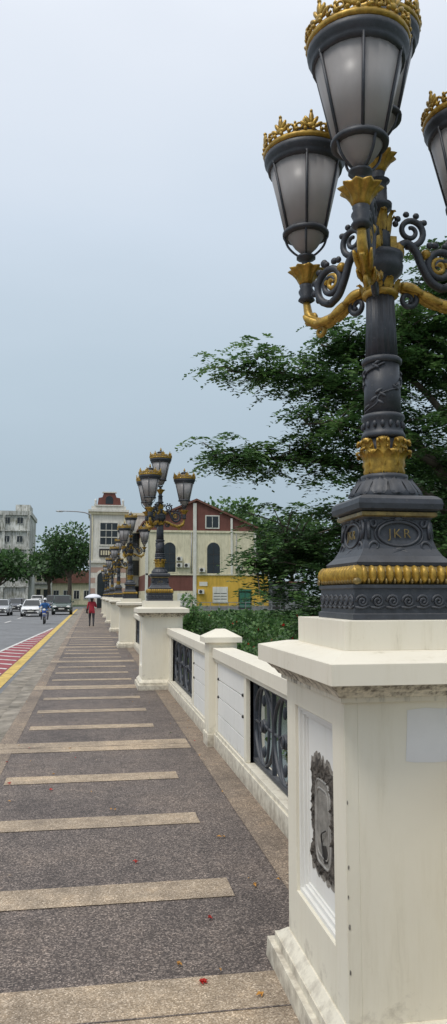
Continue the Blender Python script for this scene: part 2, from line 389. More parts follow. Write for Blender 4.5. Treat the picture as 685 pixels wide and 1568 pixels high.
def damage():
    b=MB(); X=-hx+rec-.004; random.seed(3)
    T=Matrix(((0,0,1,0),(1,0,0,0),(0,1,0,0),(0,0,0,1)))
    pts=[];pts2=[]; N=110; jit=0; j2=0
    for i in range(N):
        a=2*pi*i/N; c_,s_=math.cos(a),math.sin(a)
        k=1/max(abs(c_),abs(s_))**.8
        jit=.75*jit+random.uniform(-.06,.06); j2=.6*j2+random.uniform(-.05,.05)
        f=.97+jit*min(1,min(i,N-i)/6)+random.uniform(-.015,.015)
        pts.append((.0+.19*c_*k*f, .735+.25*s_*k*f)); g_=f-.07-abs(j2)
        pts2.append((.0+.19*c_*k*g_, .735+.25*s_*k*g_))
    b.prism(pts,.002,'rough2',Matrix.Translation((X-.0015,0,0))@T)
    b.prism(pts2,.002,'rough',Matrix.Translation((X-.003,0,0))@T)
    def inner(a,s): 
        k=1/((abs(math.cos(a))**5+abs(math.sin(a))**5)**.2); return (-.01+.10*s*math.cos(a)*k,.735+.165*s*math.sin(a)*k)
    # crumbled lumps between break line and box
    vs=[];fs=[];NR=8
    for j in range(NR+1):
        for i in range(N):
            a=2*pi*i/N; i0=inner(a,.97); o0=pts2[i]; t=j/NR
            h=-.002 if j==NR else (.0 if j==0 else max(0,random.gauss(.003,.005)))
            vs.append((X-.004-h,i0[0]+(o0[0]-i0[0])*t+random.uniform(-.005,.005),i0[1]+(o0[1]-i0[1])*t+random.uniform(-.005,.005)))
    for j in range(NR):
        for i in range(N): k=(i+1)%N; fs.append((j*N+i,(j+1)*N+i,(j+1)*N+k,j*N+k))
    b.add(vs,fs,'rough')
    rr=[(X-.007,)+inner(2*pi*i/40,1.0) for i in range(40)]
    b.tube(rr,.006,'galv',8,closed=True)
    b.prism([(p[1],p[2]) for p in rr],.003,'mortar',Matrix.Translation((X-.0085,0,0))@T)
    rr2=[(X-.009,)+inner(2*pi*i/40,.80) for i in range(40)]
    b.tube(rr2,.004,'galv',8,closed=True)
    b.tube(smoothcurve([(X-.012,-.05,.60),(X-.020,-.04,.63),(X-.012,.0,.66),(X-.022,-.03,.70),(X-.014,-.06,.72)]),.003,'dark',6)
    b.prism([(-.07,.60),(-.03,.585),(.0,.61),(-.01,.65),(-.05,.66),(-.075,.63)],.002,'cavity',Matrix.Translation((X-.0115,0,0))@T)
    pp=[(-.13,1.055),(-.125,1.14),(-.12,1.235),(-.05,1.243),(.0,1.239),(.2,1.238),(.21,1.05),(.1,1.058),(.04,1.05),(-.02,1.047),(-.1,1.05)]
    T2=Matrix(((1,0,0,0),(0,0,-1,0),(0,1,0,0),(0,0,0,1)))
    b.prism(pp,.001,'patch',Matrix.Translation((0,-hy-.0005,0))@T2)
    for (x,z,s_) in ((-.353,.92,.003),(-.352,.70,.004),(-.355,.60,.003),(-.352,.50,.0045),(-.352,.35,.004)):
        q=[(x+s_*random.uniform(.5,1)*math.cos(a),z+s_*3*random.uniform(.5,1)*math.sin(a)) for a in [i*.7 for i in range(9)]]
        b.prism(q,.001,'rough2',Matrix.Translation((0,-hy-.0008,0))@T2)
    return b
PX=1.26
pm=pier_mesh().mesh('stone_pier')
NP=7
for k in [0,-1]+list(range(1,NP)):
    o=mkobj('stone_pier',pm,(PX,Y0+k*P,0),bevel=.006)
    if k==0: damage().obj('broken_plaster_and_patch',(0,0,0),o)
# ------------------------------------------------------------------ railing bay
def railing():
    b=MB(); x0,x1=1.37,1.53
    yA,yB=.41,P-.41
    yp=P/2
    for (a,c) in ((yA-.05,yp-.15),(yp+.15,yB+.05)):
        b.box(1.33,1.57,a,c,.965,1.075,'topst'); b.box(1.355,1.545,a,c,.925,.965,'white')
        b.box(1.345,1.555,a,c,.0,.15,'plinthp'); b.box(1.36,1.54,a,c,.15,.185,'plinthp')
    b.box(1.29,1.61,yp-.15,yp+.15,0,1.13,'white'); b.box(1.275,1.625,yp-.165,yp+.165,0,.14,'plinthp')
    b.box(1.24,1.66,yp-.20,yp+.20,1.13,1.19,'topst'); b.frustum(1.45,yp,1.19,1.275,.21,.20,.05,.05,'topst')
    L=1.72
    segs=[(yp-.15-L,yp-.15),(yp+.15,yp+.15+L),(yA-.02,yA+.42),(yB-.42,yB+.02)]
    for (a,c) in segs:
        b.box(x0+.03,x1-.03,a,c,.185,.925,'cavity')
        b.box(x0-.005,x1+.005,a,a+.10,.186,.924,'white'); b.box(x0-.005,x1+.005,c-.10,c,.186,.924,'white')
        if c-a>.6:
            for i in range(4):
                z=.19+i*.184
                b.box(x0+.006,x1-.006,a+.102,c-.102,z,z+.176,'panelw')
            for yy in (a+.17,c-.17):
                b.ell((x0,yy,.56),(.012,.016,.016),'dark'); b.ell((x0,yy,.75),(.012,.016,.016),'dark')
        else: b.box(x0+.006,x1-.006,a+.1,c-.1,.188,.922,'white')
    for (a,c) in ((yA+.42,yp-.15-L),(yp+.15+L,yB-.42)):
        X=1.45; za,zb=.2,.915; zc=(za+zb)/2
        for z in (za+.02,zb-.02): b.box(X-.02,X+.02,a,c,z-.018,z+.018,'iron')
        n_=4; u=(c-a)/n_
        for i in range(n_+1):
            yy=a+i*u; yy=min(max(yy,a+.02),c-.02)
            b.box(X-.018,X+.018,yy-.014,yy+.014,za+.03,zb-.03,'iron')
        for i in range(n_):
            yc=a+(i+.5)*u; R=u*.49; Rz=(zb-za)/2-.04
            for (ry,rz,w_) in ((R,Rz,.017),(R*.5,Rz,.014)):
                b.tube([(X,yc+ry*math.cos(2*pi*j/36),zc+rz*math.sin(2*pi*j/36)) for j in range(36)],w_,'iron',6,closed=True)
            b.tube([(X,yc-R*.95,zc),(X,yc,zc+.01),(X,yc+R*.95,zc)],.012,'iron',6)
            b.ell((X,yc,zc),(.03,.06,.06),'iron',14,8)
            b.tube([(X-.025,yc+.045*math.cos(2*pi*j/16),zc+.045*math.sin(2*pi*j/16)) for j in range(16)],.008,'iron',6,closed=True)
            for sg in (-1,1): b.ell((X,yc,zc+sg*.21),(.02,.024,.05),'iron')
    return b
rm=railing().mesh('bridge_railing')
for k in range(-2,NP-1): mkobj('bridge_railing',rm,(0,Y0+k*P,0),bevel=.005)
# ------------------------------------------------------------------ lamp
def textmesh(body,size):
    c=bpy.data.curves.new('t','FONT'); c.body=body; c.size=size; c.extrude=.002; c.offset=-.0008; c.space_character=1.25; c.align_x='CENTER'; c.align_y='CENTER'; c.resolution_u=3
    o=bpy.data.objects.new('t',c); COL.objects.link(o)
    dg=bpy.context.evaluated_depsgraph_get(); me=o.evaluated_get(dg).to_mesh()
    vs=[tuple(v.co) for v in me.vertices]; fs=[tuple(p.vertices) for p in me.polygons]
    bpy.data.objects.remove(o); return vs,fs
def leafsurf(b,phi,prof,width,mat,T=None,nw=5,scal=True):
    vs=[];fs=[];L=len(prof)
    for j,(r,z) in enumerate(prof):
        t=j/(L-1); wv=width*(math.sin(pi*min(1,.25+t*.72)))*(1+.18*(j%2) if scal else 1)
        for i in range(nw):
            u=(i/(nw-1)-.5)*2
            rr=r-abs(u)*.012+ (.006 if i%2==0 else 0)
            x=rr; y=u*wv
            vs.append((x*math.cos(phi)-y*math.sin(phi),x*math.sin(phi)+y*math.cos(phi),z))
    for j in range(L-1):
        for i in range(nw-1): fs.append((j*nw+i,j*nw+i+1,(j+1)*nw+i+1,(j+1)*nw+i))
    b.add(vs,fs,mat,True,T)
def spiral(cs,cz,r0,r1,a0,a1,n_=26):
    out=[]
    for i in range(n_+1):
        t=i/n_; a=a0+(a1-a0)*t; r=r0+(r1-r0)*t**.8
        out.append((cs+r*math.cos(a),0,cz+r*math.sin(a)))
    return out
def lantern(b,T,zs):
    T=T@Matrix.Translation((0,0,zs))@Matrix.Diagonal((1,1,.945,1))
    b.lathe([(.028,-.09),(.042,-.08),(.03,-.06),(.04,-.035),(.03,-.015),(.035,0)],'iron',12,T)
    b.lathe([(.03,0),(.04,.02),(.045,.035),(.058,.058),(.078,.076),(.083,.083),(.06,.088),(.02,.088)],'gold',40,T,mod=lambda a,z:1+.12*math.cos(10*a)*(min(1,max(0,z/.05))))
    b.lathe([(.025,.085),(.038,.10),(.022,.112),(.022,.13),(.048,.145),(.048,.155),(.02,.16)],'iron',12,T)
    for k in range(4):
        a=pi/4+k*pi/2
        pr=smoothcurve([(.02,0,.155),(.052,0,.172),(.088,0,.215),(.105,0,.272)],4)
        b.tube([(p.x*math.cos(a),p.x*math.sin(a),p.z) for p in pr],.006,'iron',6,T)
    b.lathe([(.012,.17),(.03,.18),(.058,.21),(.083,.25),(.095,.272)],'glass',20,T)
    b.lathe([(.096,.262),(.113,.265),(.115,.28),(.107,.292),(.098,.294)],'iron',28,T)
    b.lathe([(.101,.29),(.176,.635)],'glass',28,T)
    for k in range(6):
        a=k*pi/3+.3
        b.tube([(.105*math.cos(a),.105*math.sin(a),.287),(.181*math.cos(a),.181*math.sin(a),.638)],.0065,'iron',6,T)
    b.lathe([(.172,.618),(.184,.622),(.186,.64),(.190,.652),(.201,.668),(.203,.69),(.192,.698)],'iron',32,T)
    b.lathe([(.19,.695),(.205,.698),(.208,.712),(.205,.724),(.197,.73),(.185,.73)],'gold',32,T)
    for k in range(32):
        a=2*pi*k/32; b.ell((.204*math.cos(a),.204*math.sin(a),.733),(.011,.011,.010),'gold',6,4,T)
    for k in range(8):
        a=2*pi*k/8+.15; R=Matrix.Rotation(a,3,'Z')
        def e(dy,dz,ry,rz,ang=0,aa=0):
            RR=Matrix.Rotation(aa,3,'Z')@R@Matrix.Rotation(ang,3,'X')
            b.ell((Matrix.Rotation(aa,3,'Z')@R@Vector((.198,dy,0)))+Vector((0,0,.735+dz)),(.010,ry,rz),'gold',8,5,T,RR)
        e(0,.055,.013,.036); e(-.018,.04,.011,.03,.5); e(.018,.04,.011,.03,-.5); e(-.034,.022,.011,.024,.95); e(.034,.022,.011,.024,-.95)
        e(0,.090,.008,.011); e(0,.018,.024,.018)
        for sg in (-1,1): 
            b.tube([(R@Vector((.198,sg*(.058+.014*math.cos(q)),.748+.014*math.sin(q)))) for q in [j*.6 for j in range(10)]],.0055,'gold',5,T)
        e(0,.012,.014,.022,0,pi/8); e(0,.036,.007,.010,0,pi/8)
    b.lathe([(.188,.70),(.18,.725),(.15,.757),(.11,.785),(.07,.80),(.065,.825),(.075,.83),(.05,.85),(.02,.86),(.015,.87)],'iron',24,T)
    b.ell((0,0,.885),(.02,.02,.022),'gold',8,6,T); b.ell((0,0,.912),(.01,.01,.02),'gold',8,5,T)
def lamp():
    b=MB(); I=Matrix.Identity(4)
    b.lathe([(.232,0),(.232,.022),(.222,.026),(.222,.12),(.23,.125),(.23,.138)],'iron',4,None,sq=True)
    for s4 in range(4):
        R=Matrix.Rotation(s4*pi/2,4,'Z')
        for i in range(7):
            x=-.19+i*.0633
            b.tube([(x+p[0]*1.0,-.224,.073+p[2]) for p in spiral(0,0,.027,.005,pi,pi-3.6*pi,22)],.0055,'iron',6,R)
            b.tube([(x-.03,-.224,.05),(x,-.226,.046),(x+.03,-.224,.055)],.005,'iron',5,R)
        for i in range(13):
            x=-.216+i*.036
            b.ell((x,-.205,.178),(.0165,.034,.038),'gold',8,6,R)
            b.ell((x+.018,-.214,.152),(.006,.02,.014),'oldgold',6,4,R)
    b.lathe([(.205,.138),(.212,.15),(.215,.19),(.2,.21),(.19,.215)],'oldgold',4,None,sq=True)
    b.lathe([(.2,.214),(.203,.228),(.19,.24),(.175,.255),(.158,.285),(.147,.32),(.142,.36),(.141,.405),(.15,.415)],'iron',4,None,sq=True)
    b.lathe([(.152,.415),(.162,.42),(.162,.434),(.152,.438)],'oldgold',4,None,sq=True)
    b.lathe([(.155,.438),(.178,.447),(.182,.468),(.178,.488),(.165,.5),(.15,.505)],'iron',4,None,sq=True)
    tv,tf=textmesh('JKR',.055)
    for s4 in range(4):
        R=Matrix.Rotation(s4*pi/2,4,'Z')
        TT=R@Matrix.Translation((0,-.149,.345))@Matrix.Rotation(math.radians(86),4,'X')
        b.add(tv,tf,'oldgold' ,False,TT@Matrix.Translation((0,0,.0035)))
        b.tube([(.088*math.cos(2*pi*i/30),.05*math.sin(2*pi*i/30),0) for i in range(30)],.0065,'iron',6,TT,closed=True)
        b.tube([(.104*math.cos(2*pi*i/30),.062*math.sin(2*pi*i/30),-.002) for i in range(30)],.004,'iron',6,TT,closed=True)
        for sg in (-1,1):
            b.tube([(sg*(.105+p[0]*.9),-.055+p[2],.0) for p in spiral(0,0,.035,.006,-.5,4.5,20)],.007,'iron',6,TT)
            b.tube([(sg*(.105+p[0]*.7),.045-p[2],.0) for p in spiral(0,0,.025,.006,-.5,4.5,20)],.006,'iron',6,TT)
            b.tube([(sg*.0,-.068,.002),(sg*.05,-.085,.008),(sg*.13,-.095,.012)],.008,'iron',6,TT)
            b.tube([(sg*.13,-.02,.0),(sg*.13,.05,-.002)],.008,'iron',6,TT)
            b.ell((sg*.075,-.078,.006),(.024,.008,.007),'iron',8,5,TT); b.ell((sg*.05,.066,.0),(.024,.007,.006),'iron',8,5,TT)
        b.ell((0,.062,.0),(.022,.014,.01),'iron',8,5,TT); b.ell((0,-.066,.0),(.026,.014,.01),'iron',8,5,TT)
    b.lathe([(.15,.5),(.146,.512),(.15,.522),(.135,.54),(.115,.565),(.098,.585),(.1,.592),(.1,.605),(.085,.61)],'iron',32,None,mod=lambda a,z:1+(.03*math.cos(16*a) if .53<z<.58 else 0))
    for k in range(12): leafsurf(b,2*pi*k/12,[(.155,.516),(.15,.53),(.135,.552),(.118,.575),(.112,.584),(.118,.59)],.03,'iron')
    b.lathe([(.085,.6),(.07,.64),(.072,.7),(.08,.76)],'iron',20)
    for ring,(z0,h,cu,ph,wd) in enumerate(((.605,.105,.032,0,.034),(.64,.125,.02,pi/8,.028))):
        for k in range(8):
            pf=[(.080,z0),(.088,z0+h*.15),(.084,z0+h*.3),(.090,z0+h*.45),(.086,z0+h*.6),(.094,z0+h*.8),(.09+cu*.6,z0+h*.95),(.09+cu,z0+h*.97),(.093+cu,z0+h*.86),(.088+cu*.8,z0+h*.78)]
            leafsurf(b,2*pi*k/8+ph,pf,wd,'gold',nw=7)
    for k in range(8):
        a=2*pi*k/8+pi/8
        for sg in (-1,1):
            a2=a+sg*.2; b.tube([((.1+.014*math.cos(q))*math.cos(a2),(.1+.014*math.cos(q))*math.sin(a2),.738+.016*math.sin(q)) for q in [j*.6 for j in range(9)]],.006,'gold',5)
    b.lathe([(.088,.765),(.096,.775),(.09,.79),(.084,.8),(.086,.845),(.094,.855),(.09,.87),(.08,.875)],'iron',28)
    for k in range(16): b.ell((.087*math.cos(k*pi/8),.087*math.sin(k*pi/8),.822),(.01,.01,.016),'iron',6,5)
    b.lathe([(.08,.87),(.078,1.0),(.075,1.13)],'iron',24)
    for k in range(2):   # vine relief spiralling up the shaft
        pts=[]
        for i in range(40):
            t=i/39; a=k*pi+t*4.2+.3*math.sin(t*14); pts.append((.0795*math.cos(a),.0795*math.sin(a),.882+.24*t))
        b.tube(pts,.0045,'iron',6)
        for i in range(2,39,3):
            p=pts[i]; a=math.atan2(p[1],p[0]); sg=1 if (i//3)%2 else -1
            RR=Matrix.Rotation(a,3,'Z')@Matrix.Rotation(sg*.9,3,'X')
            q=Matrix.Rotation(sg*.22,3,'Z')@Vector((p[0],p[1],0)); b.ell((q.x*1.0,q.y*1.0,p[2]+.012),(.006,.0085,.021),'iron',7,5,None,RR)
    b.lathe([(.078,1.13),(.086,1.135),(.088,1.15),(.078,1.16)],'iron',24)
    b.lathe([(.076,1.155),(.07,1.3),(.066,1.44)],'iron',80,None,mod=lambda a,z:1-.13*abs(math.cos(8*a))**.6)
    b.lathe([(.068,1.435),(.078,1.44),(.08,1.455),(.072,1.465)],'gold',24)
    for k in range(9): leafsurf(b,2*pi*k/9,[(.074,1.46),(.078,1.475),(.082,1.49),(.095,1.505),(.098,1.498)],.022,'gold')
    b.lathe([(.07,1.46),(.06,1.50),(.075,1.525),(.1,1.55),(.104,1.575),(.098,1.6),(.104,1.61),(.104,1.63),(.06,1.64),(.05,1.66)],'iron',28)
    b.lathe([(.055,1.63),(.048,1.7),(.052,1.72),(.045,1.74),(.042,1.84),(.06,1.85),(.062,1.87),(.042,1.88),(.04,1.97),(.055,1.98)],'iron',24)
    for k in range(8): leafsurf(b,2*pi*k/8,[(.05,1.735),(.056,1.77),(.06,1.80),(.075,1.825),(.08,1.815)],.02,'gold')
    for ph in (0,120,240):
        R=Matrix.Rotation(math.radians(ph),4,'Z')
        ga=smoothcurve([(.07,0,1.50),(.14,0,1.49),(.21,0,1.455),(.29,0,1.425),(.37,0,1.43),(.43,0,1.475),(.45,0,1.55)],6)
        N=len(ga); b.tube(ga,[.018+.008*math.sin(pi*i/(N-1)) for i in range(N)],'gold',10,R)
        for i0 in (2,9,16,23):
            for sg in (-1,0,1):
                seg=ga[i0:min(N,i0+9)]
                if len(seg)<4: continue
                m_=len(seg); off=[Vector((0,sg*(.016+.022*(j/m_)),(-.004 if sg else -.012)-.018*(j/m_)**2*(1 if sg==0 else .4))) for j in range(m_)]
                b.tube([q+f for q,f in zip(seg,off)],[.008+.014*math.sin(pi*min(1,.2+.8*j/(m_-1))) for j in range(m_)],'gold',6,R,flat=.55)
        b.tube(spiral(.41,1.47,.045,.008,-.4,-4.6,18),[.011]*19,'gold',8,R)
        b.tube(spiral(.36,1.385,.035,.006,pi*.6,pi*.6+2.4*pi,20),[.014-.008*i/21 for i in range(21)],'gold',7,R)
        s1=smoothcurve([(.06,0,1.64),(.12,0,1.70),(.17,0,1.67),(.2,0,1.6),(.24,0,1.53),(.29,0,1.5)],6)
        s2=spiral(.29,1.60,.10,.02,-pi/2,-pi/2+3.6*pi,44)
        b.tube(s1+[Vector(p) for p in s2],[.019]*len(s1)+[.019-.008*i/len(s2) for i in range(len(s2))],'iron',9,R)
        b.tube(spiral(.28,1.60,.045,.012,0,3*pi,24),.012,'gold',8,R)
        b.tube(spiral(.15,1.76,.075,.015,-pi*.6,-pi*.6+3.2*pi,36),[.016-.007*i/37 for i in range(37)],'iron',9,R)
        b.tube(spiral(.13,1.44,.05,.012,pi*.6,pi*.6-3*pi,30),[.015-.006*i/31 for i in range(31)],'iron',9,R)
        b.ell((.22,0,1.655),(.024,.024,.024),'gold',8,6,R); b.ell((.09,0,1.66),(.03,.026,.045),'gold',8,6,R)
        b.box(.045,.075,-.024,.024,1.66,1.72,'gold',R)
        for (x,z,s_) in ((.33,1.71,.02),(.38,1.62,.018),(.24,1.70,.016),(.37,1.54,.016),(.2,1.80,.015),(.08,1.79,.015)): b.ell((x,0,z),(s_,s_*.8,s_),'iron',8,6,R)
        for k in range(5):
            a=k*.5-.2; b.ell((.29+.105*math.cos(a),0,1.60+.105*math.sin(a)),(.02,.014,.016),'iron',7,5,R)
        for k in range(4):
            a=.6+k*.6; b.ell((.15+.08*math.cos(a),0,1.76+.08*math.sin(a)),(.016,.012,.014),'iron',7,5,R)
        lantern(b,R@Matrix.Translation((.45,0,0)),1.64)
    lantern(b,I,1.64+.32+.06)
    b.v=[(x,y,z-.035*min(1,max(0,(z-.87)/.26))) for (x,y,z) in b.v]
    return b
lm=lamp().mesh('street_lamp')
for k in [0,-1]+list(range(1,NP)): mkobj('street_lamp',lm,(1.235,Y0+k*P,1.555))
# ------------------------------------------------------------------ foliage tools
def leaves_mesh(name,C,Dr,size,asp,mats,midx,parent=None,loc=(0,0,0),flat=.6):
    N=len(C); Dr=Dr/np.linalg.norm(Dr,axis=1,keepdims=True)
    up=rng.normal(0,1,(N,3))*(1-flat)+np.array([0,0,1.])*flat
    S=np.cross(Dr,up); S/=np.linalg.norm(S,axis=1,keepdims=True)+1e-9
    sz=(size*rng.uniform(.65,1.35,N))[:,None]
    v=np.empty((N,4,3)); v[:,0]=C; v[:,1]=C+Dr*sz*.5+S*sz*asp; v[:,2]=C+Dr*sz; v[:,3]=C+Dr*sz*.5-S*sz*asp
    me=bpy.data.meshes.new(name); me.vertices.add(N*4); me.vertices.foreach_set('co',v.ravel())
    me.loops.add(N*4); me.loops.foreach_set('vertex_index',np.arange(N*4)); me.polygons.add(N)
    me.polygons.foreach_set('loop_start',np.arange(N)*4); me.polygons.foreach_set('loop_total',np.full(N,4))
    for k in mats: me.materials.append(M[k])
    me.polygons.foreach_set('material_index',midx.astype(np.int32)); me.update(calc_edges=True); me.validate()
    return mkobj(name,me,loc,parent)
def blob_leaves(clumps,n_per,sig,size,zs=.6):
    C=np.repeat(clumps,n_per,0); off=rng.normal(0,1,C.shape)*sig; off[:,2]*=zs
    return C+off, off+rng.normal(0,.35*sig,off.shape)
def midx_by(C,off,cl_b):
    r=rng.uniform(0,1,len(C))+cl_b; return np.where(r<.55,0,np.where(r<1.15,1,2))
tree=empty('rain_tree',(8.2,15.2,float(terr(8.2,15.2))))
base=Vector(tree.location)
limbs=[]
pads=[]
def limb(pts,r0,r1,padr,npad,start=.3,vs_=.22,twig=True):
    pc=smoothcurve(pts,8); limbs.append((pc,r0,r1))
    for i in range(npad):
        t=start+(1-start)*random.random()**.8
        p=pc[min(len(pc)-1,int(t*(len(pc)-1)))]
        q=p+Vector((random.gauss(0,padr),random.gauss(0,padr*1.1),random.gauss(0,vs_)+.05))
        pads.append(q); 
        if twig and random.random()<.6: limbs.append(([p,(p+q)/2+Vector((0,0,.08)),q],.022,.008))
O=Vector((8.2,15.2,-.3))
limbs.append((smoothcurve([O+Vector((0,0,-.2)),(8.15,15.2,1.2),(8.0,15.3,2.6),(8.1,15.4,4.2),(8.2,15.5,6.0),(8.3,15.6,7.6)],6),.3,.12))
limb([(8.05,15.3,3.2),(7.0,15.3,4.7),(5.8,15.4,5.75),(4.4,15.5,6.25),(2.75,15.7,6.4)],.13,.02,.34,80,.38,.22)
limb([(8.0,15.3,2.8),(6.8,15.0,3.8),(5.2,15.0,4.3),(3.8,15.2,4.45),(2.35,15.3,4.35)],.12,.02,.28,64,.38,.2)
limb([(7.2,15.2,4.4),(6,15.0,4.9),(5,14.9,5.15),(4.2,15,5.15)],.08,.02,.28,36,.35,.2)
limb([(8.0,15.3,2.2),(6.8,14.9,2.7),(5.4,14.8,3.0),(4.2,15,2.7),(3.1,15.1,2.1)],.12,.02,.45,120,.3,.42)
limb([(7.6,15.2,2.0),(6.4,15.0,1.9),(5.2,15.0,1.7),(4.5,15,1.3)],.08,.02,.45,100,.2,.45)
limb([(8.1,15.4,4.8),(7,15.5,6.2),(5.9,15.6,6.8),(4.8,15.6,7.05)],.1,.02,.36,60,.4,.24)
limb([(8.2,15.5,5.5),(7.4,15.5,6.7),(6.4,15.5,7.6)],.09,.02,.4,54,.4,.3)
limb([(8.2,15.5,6.5),(7.9,15.6,8.1),(7.5,15.7,9.2)],.09,.02,.45,60,.35,.4)
limb([(8.2,15.5,6.5),(9.2,15.6,8.3),(9.6,15.7,9.6)],.09,.02,.7,80,.4,.5)
limb([(8.2,15.5,4.5),(9.8,15.3,6.2),(11.4,15.3,7.0)],.12,.02,.6,70,.3,.45)
limb([(8.1,15.4,3.5),(10,15.6,4.6),(12.0,15.8,5.0)],.12,.02,.6,60,.3,.45)
limb([(8.1,15.4,3.0),(8.6,17,4.4),(8.8,19.2,5.6)],.12,.02,.7,60,.3,.6)
limb([(8.1,15.4,3.4),(8.2,13.9,4.8),(8.0,12.6,5.8)],.12,.02,.5,40,.4,.35)
for i in range(430):
    a=random.uniform(0,2*pi); r=random.random()**.5
    zc=random.uniform(.2,5.2); rr=2.8 if zc<3.8 else 2.2
    pads.append(Vector((8.0+rr*r*math.cos(a),15.6+rr*.9*r*math.sin(a),zc)))
for i in range(120):
    a=random.uniform(0,2*pi); r=random.random()**.5
    pads.append(Vector((8.1+2.1*r*math.cos(a),15.8+1.8*r*math.sin(a),random.uniform(5.2,8.0))))
bt=MB()
for pc,r0,r1 in limbs:
    N=len(pc); bt.tube([Vector(p)-base for p in pc],[r0+(r1-r0)*(i/(N-1)) for i in range(N)],'bark',6)
bt.obj('trunk_and_limbs',(0,0,0),tree)
Cs=[];Ds=[];Ms=[]
for p in pads:
    br=rng.uniform(-.2,.4)
    for s_ in range(9):
        a=rng.uniform(0,2*pi); L=rng.uniform(.28,.6); el_=rng.uniform(-.1,.35)
        d0=np.array([math.cos(a),math.sin(a),el_]); side=np.array([-math.sin(a),math.cos(a),0])
        st=np.array(p)+rng.normal(0,.07,3)
        K=8
        for i in range(K):
            t=(i+1)/K; c=st+d0*L*t+np.array([0,0,-.35*L*t*t*1.6])
            for sg in (-1,1):
                Cs.append(c); Ds.append(side*sg*.9+d0*.5+np.array([0,0,rng.uniform(-.45,.1)]))
        q=rng.uniform()+br+.22
        Ms+= [0 if q<.42 else (1 if q<.95 else 2)]*(2*K)
Cs=np.array(Cs)-np.array(base);Ds=np.array(Ds)
leaves_mesh('foliage',Cs,Ds,.108,.25,['leafd','leafm','leafl'],np.array(Ms),tree,(0,0,0),.75)
def gtree(name,x,y,h,rx,rz,nc,nper,lsize,z0=-.17,tr=.25,flatb=.0,lean=0,bright=0.):
    t=empty(name,(x,y,z0)); bt=MB()
    zc=h-rz
    cl=[]
    while len(cl)<nc:
        p=rng.uniform(-1,1,3); q=np.linalg.norm(p)
        if q>1 or q<.35: continue
        if p[2]<-.6 +flatb: continue
        cl.append(p*np.array([rx,rx,rz])*rng.uniform(.8,1.1)+np.array([lean,0,zc]))
    cl=np.array(cl)
    bt.tube(smoothcurve([(0,0,-.1),(.1,0,zc*.35),(lean*.3,.1,zc*.7),(lean*.7,0,zc)],5),[tr*(1-.5*i/15) for i in range(16)],'bark',8)
    for c in cl[:max(8,nc//5)]:
        bt.tube(smoothcurve([(lean*.2,0,zc*.55),(c[0]*.5,c[1]*.5,zc*.75+c[2]*.12),tuple(c)],4),[tr*.4,tr*.36,tr*.32,tr*.28,tr*.24,tr*.2,tr*.15,tr*.1,tr*.06],'bark',6)
    bt.obj('trunk',(0,0,0),t)
    sig=rx*.17
    C,D=blob_leaves(cl,nper,sig,lsize,.55)
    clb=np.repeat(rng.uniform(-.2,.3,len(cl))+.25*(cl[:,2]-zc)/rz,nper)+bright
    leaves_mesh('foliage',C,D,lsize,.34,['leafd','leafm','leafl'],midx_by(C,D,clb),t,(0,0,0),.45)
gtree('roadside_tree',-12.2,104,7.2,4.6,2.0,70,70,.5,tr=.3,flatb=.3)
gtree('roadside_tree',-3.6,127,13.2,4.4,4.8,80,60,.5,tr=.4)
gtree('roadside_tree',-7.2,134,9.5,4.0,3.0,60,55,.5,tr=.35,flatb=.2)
gtree('background_tree',22.5,121,16.6,6.5,5.0,90,60,.7,tr=.4,bright=.45)
gtree('background_tree',31,118,15,6.5,6.0,90,60,.7,tr=.4)
gtree('background_tree',37,72,12,6.5,5.5,90,60,.5,tr=.4)
gtree('bank_tree',12.5,24,7,3.2,3.4,80,60,.24,tr=.2)
gtree('bank_tree',17.0,34,8.0,4,4.2,90,60,.3,tr=.2)
def cover(name,n_,fx,size,hgt,fl=0.,bright=0.):
    X,Y=fx(n_); Z=terr(X,Y)
    cn=np.sin(X*1.3+np.cos(Y*.9)*2)*np.cos(Y*.8+X*.4)
    C=np.stack([X,Y,Z+hgt*(rng.uniform(0,1,n_))*(.6+.4*cn)],-1); D=rng.normal(0,1,(n_,3)); D[:,2]=abs(D[:,2])*.8
    mi=midx_by(C,D,rng.uniform(-.25,.3,n_)+.25*cn+bright); 
    if fl: mi=np.where(rng.uniform(0,1,n_)<fl,3,mi)
    leaves_mesh(name,C,D,size,.36,['leafd','leafm','leafl','flower'],mi,None,(0,0,0),.35)
cover('embankment_ivy',26000,lambda n_:(rng.uniform(1.9,30,n_),rng.uniform(52,69.5,n_)),.34,.5,.006,.45)
cover('flower_hedge',5000,lambda n_:(rng.uniform(2.5,28,n_),rng.uniform(69,70.4,n_)),.22,.42,.07,.4)
cover('bank_undergrowth',15000,lambda n_:(rng.uniform(4.8,16,n_),rng.uniform(2,24,n_)),.2,.8,0,.2)
def shrub(name,x,y,r,h,nc,npr,ls,br=.3):
    z=float(terr(x,y)); cl=rng.normal(0,1,(nc,3)); cl/=np.linalg.norm(cl,axis=1,keepdims=True); cl*=rng.uniform(.3,1,(nc,1))
    cl=cl*np.array([r,r,h/2])+np.array([0,0,h/2]); C,D=blob_leaves(cl,npr,r*.2,ls,.8)
    t=empty(name,(x,y,z)); bt=MB()
    for c in cl[:12]: bt.tube([(0,0,0),(c[0]*.4,c[1]*.4,c[2]*.5),tuple(c)],[.05,.04,.02],'bark',5)
    bt.obj('stems',(0,0,0),t)
    leaves_mesh('foliage',C,D,ls,.3,['leafd','leafm','leafl'],midx_by(C,D,np.repeat(rng.uniform(-.1,.3,nc),npr)+br),t,(0,0,0),.4)
shrub('shrub',7.0,57,.9,4.9,40,50,.26,.7); shrub('shrub',8.4,59,1.2,3.2,40,45,.26,.5)
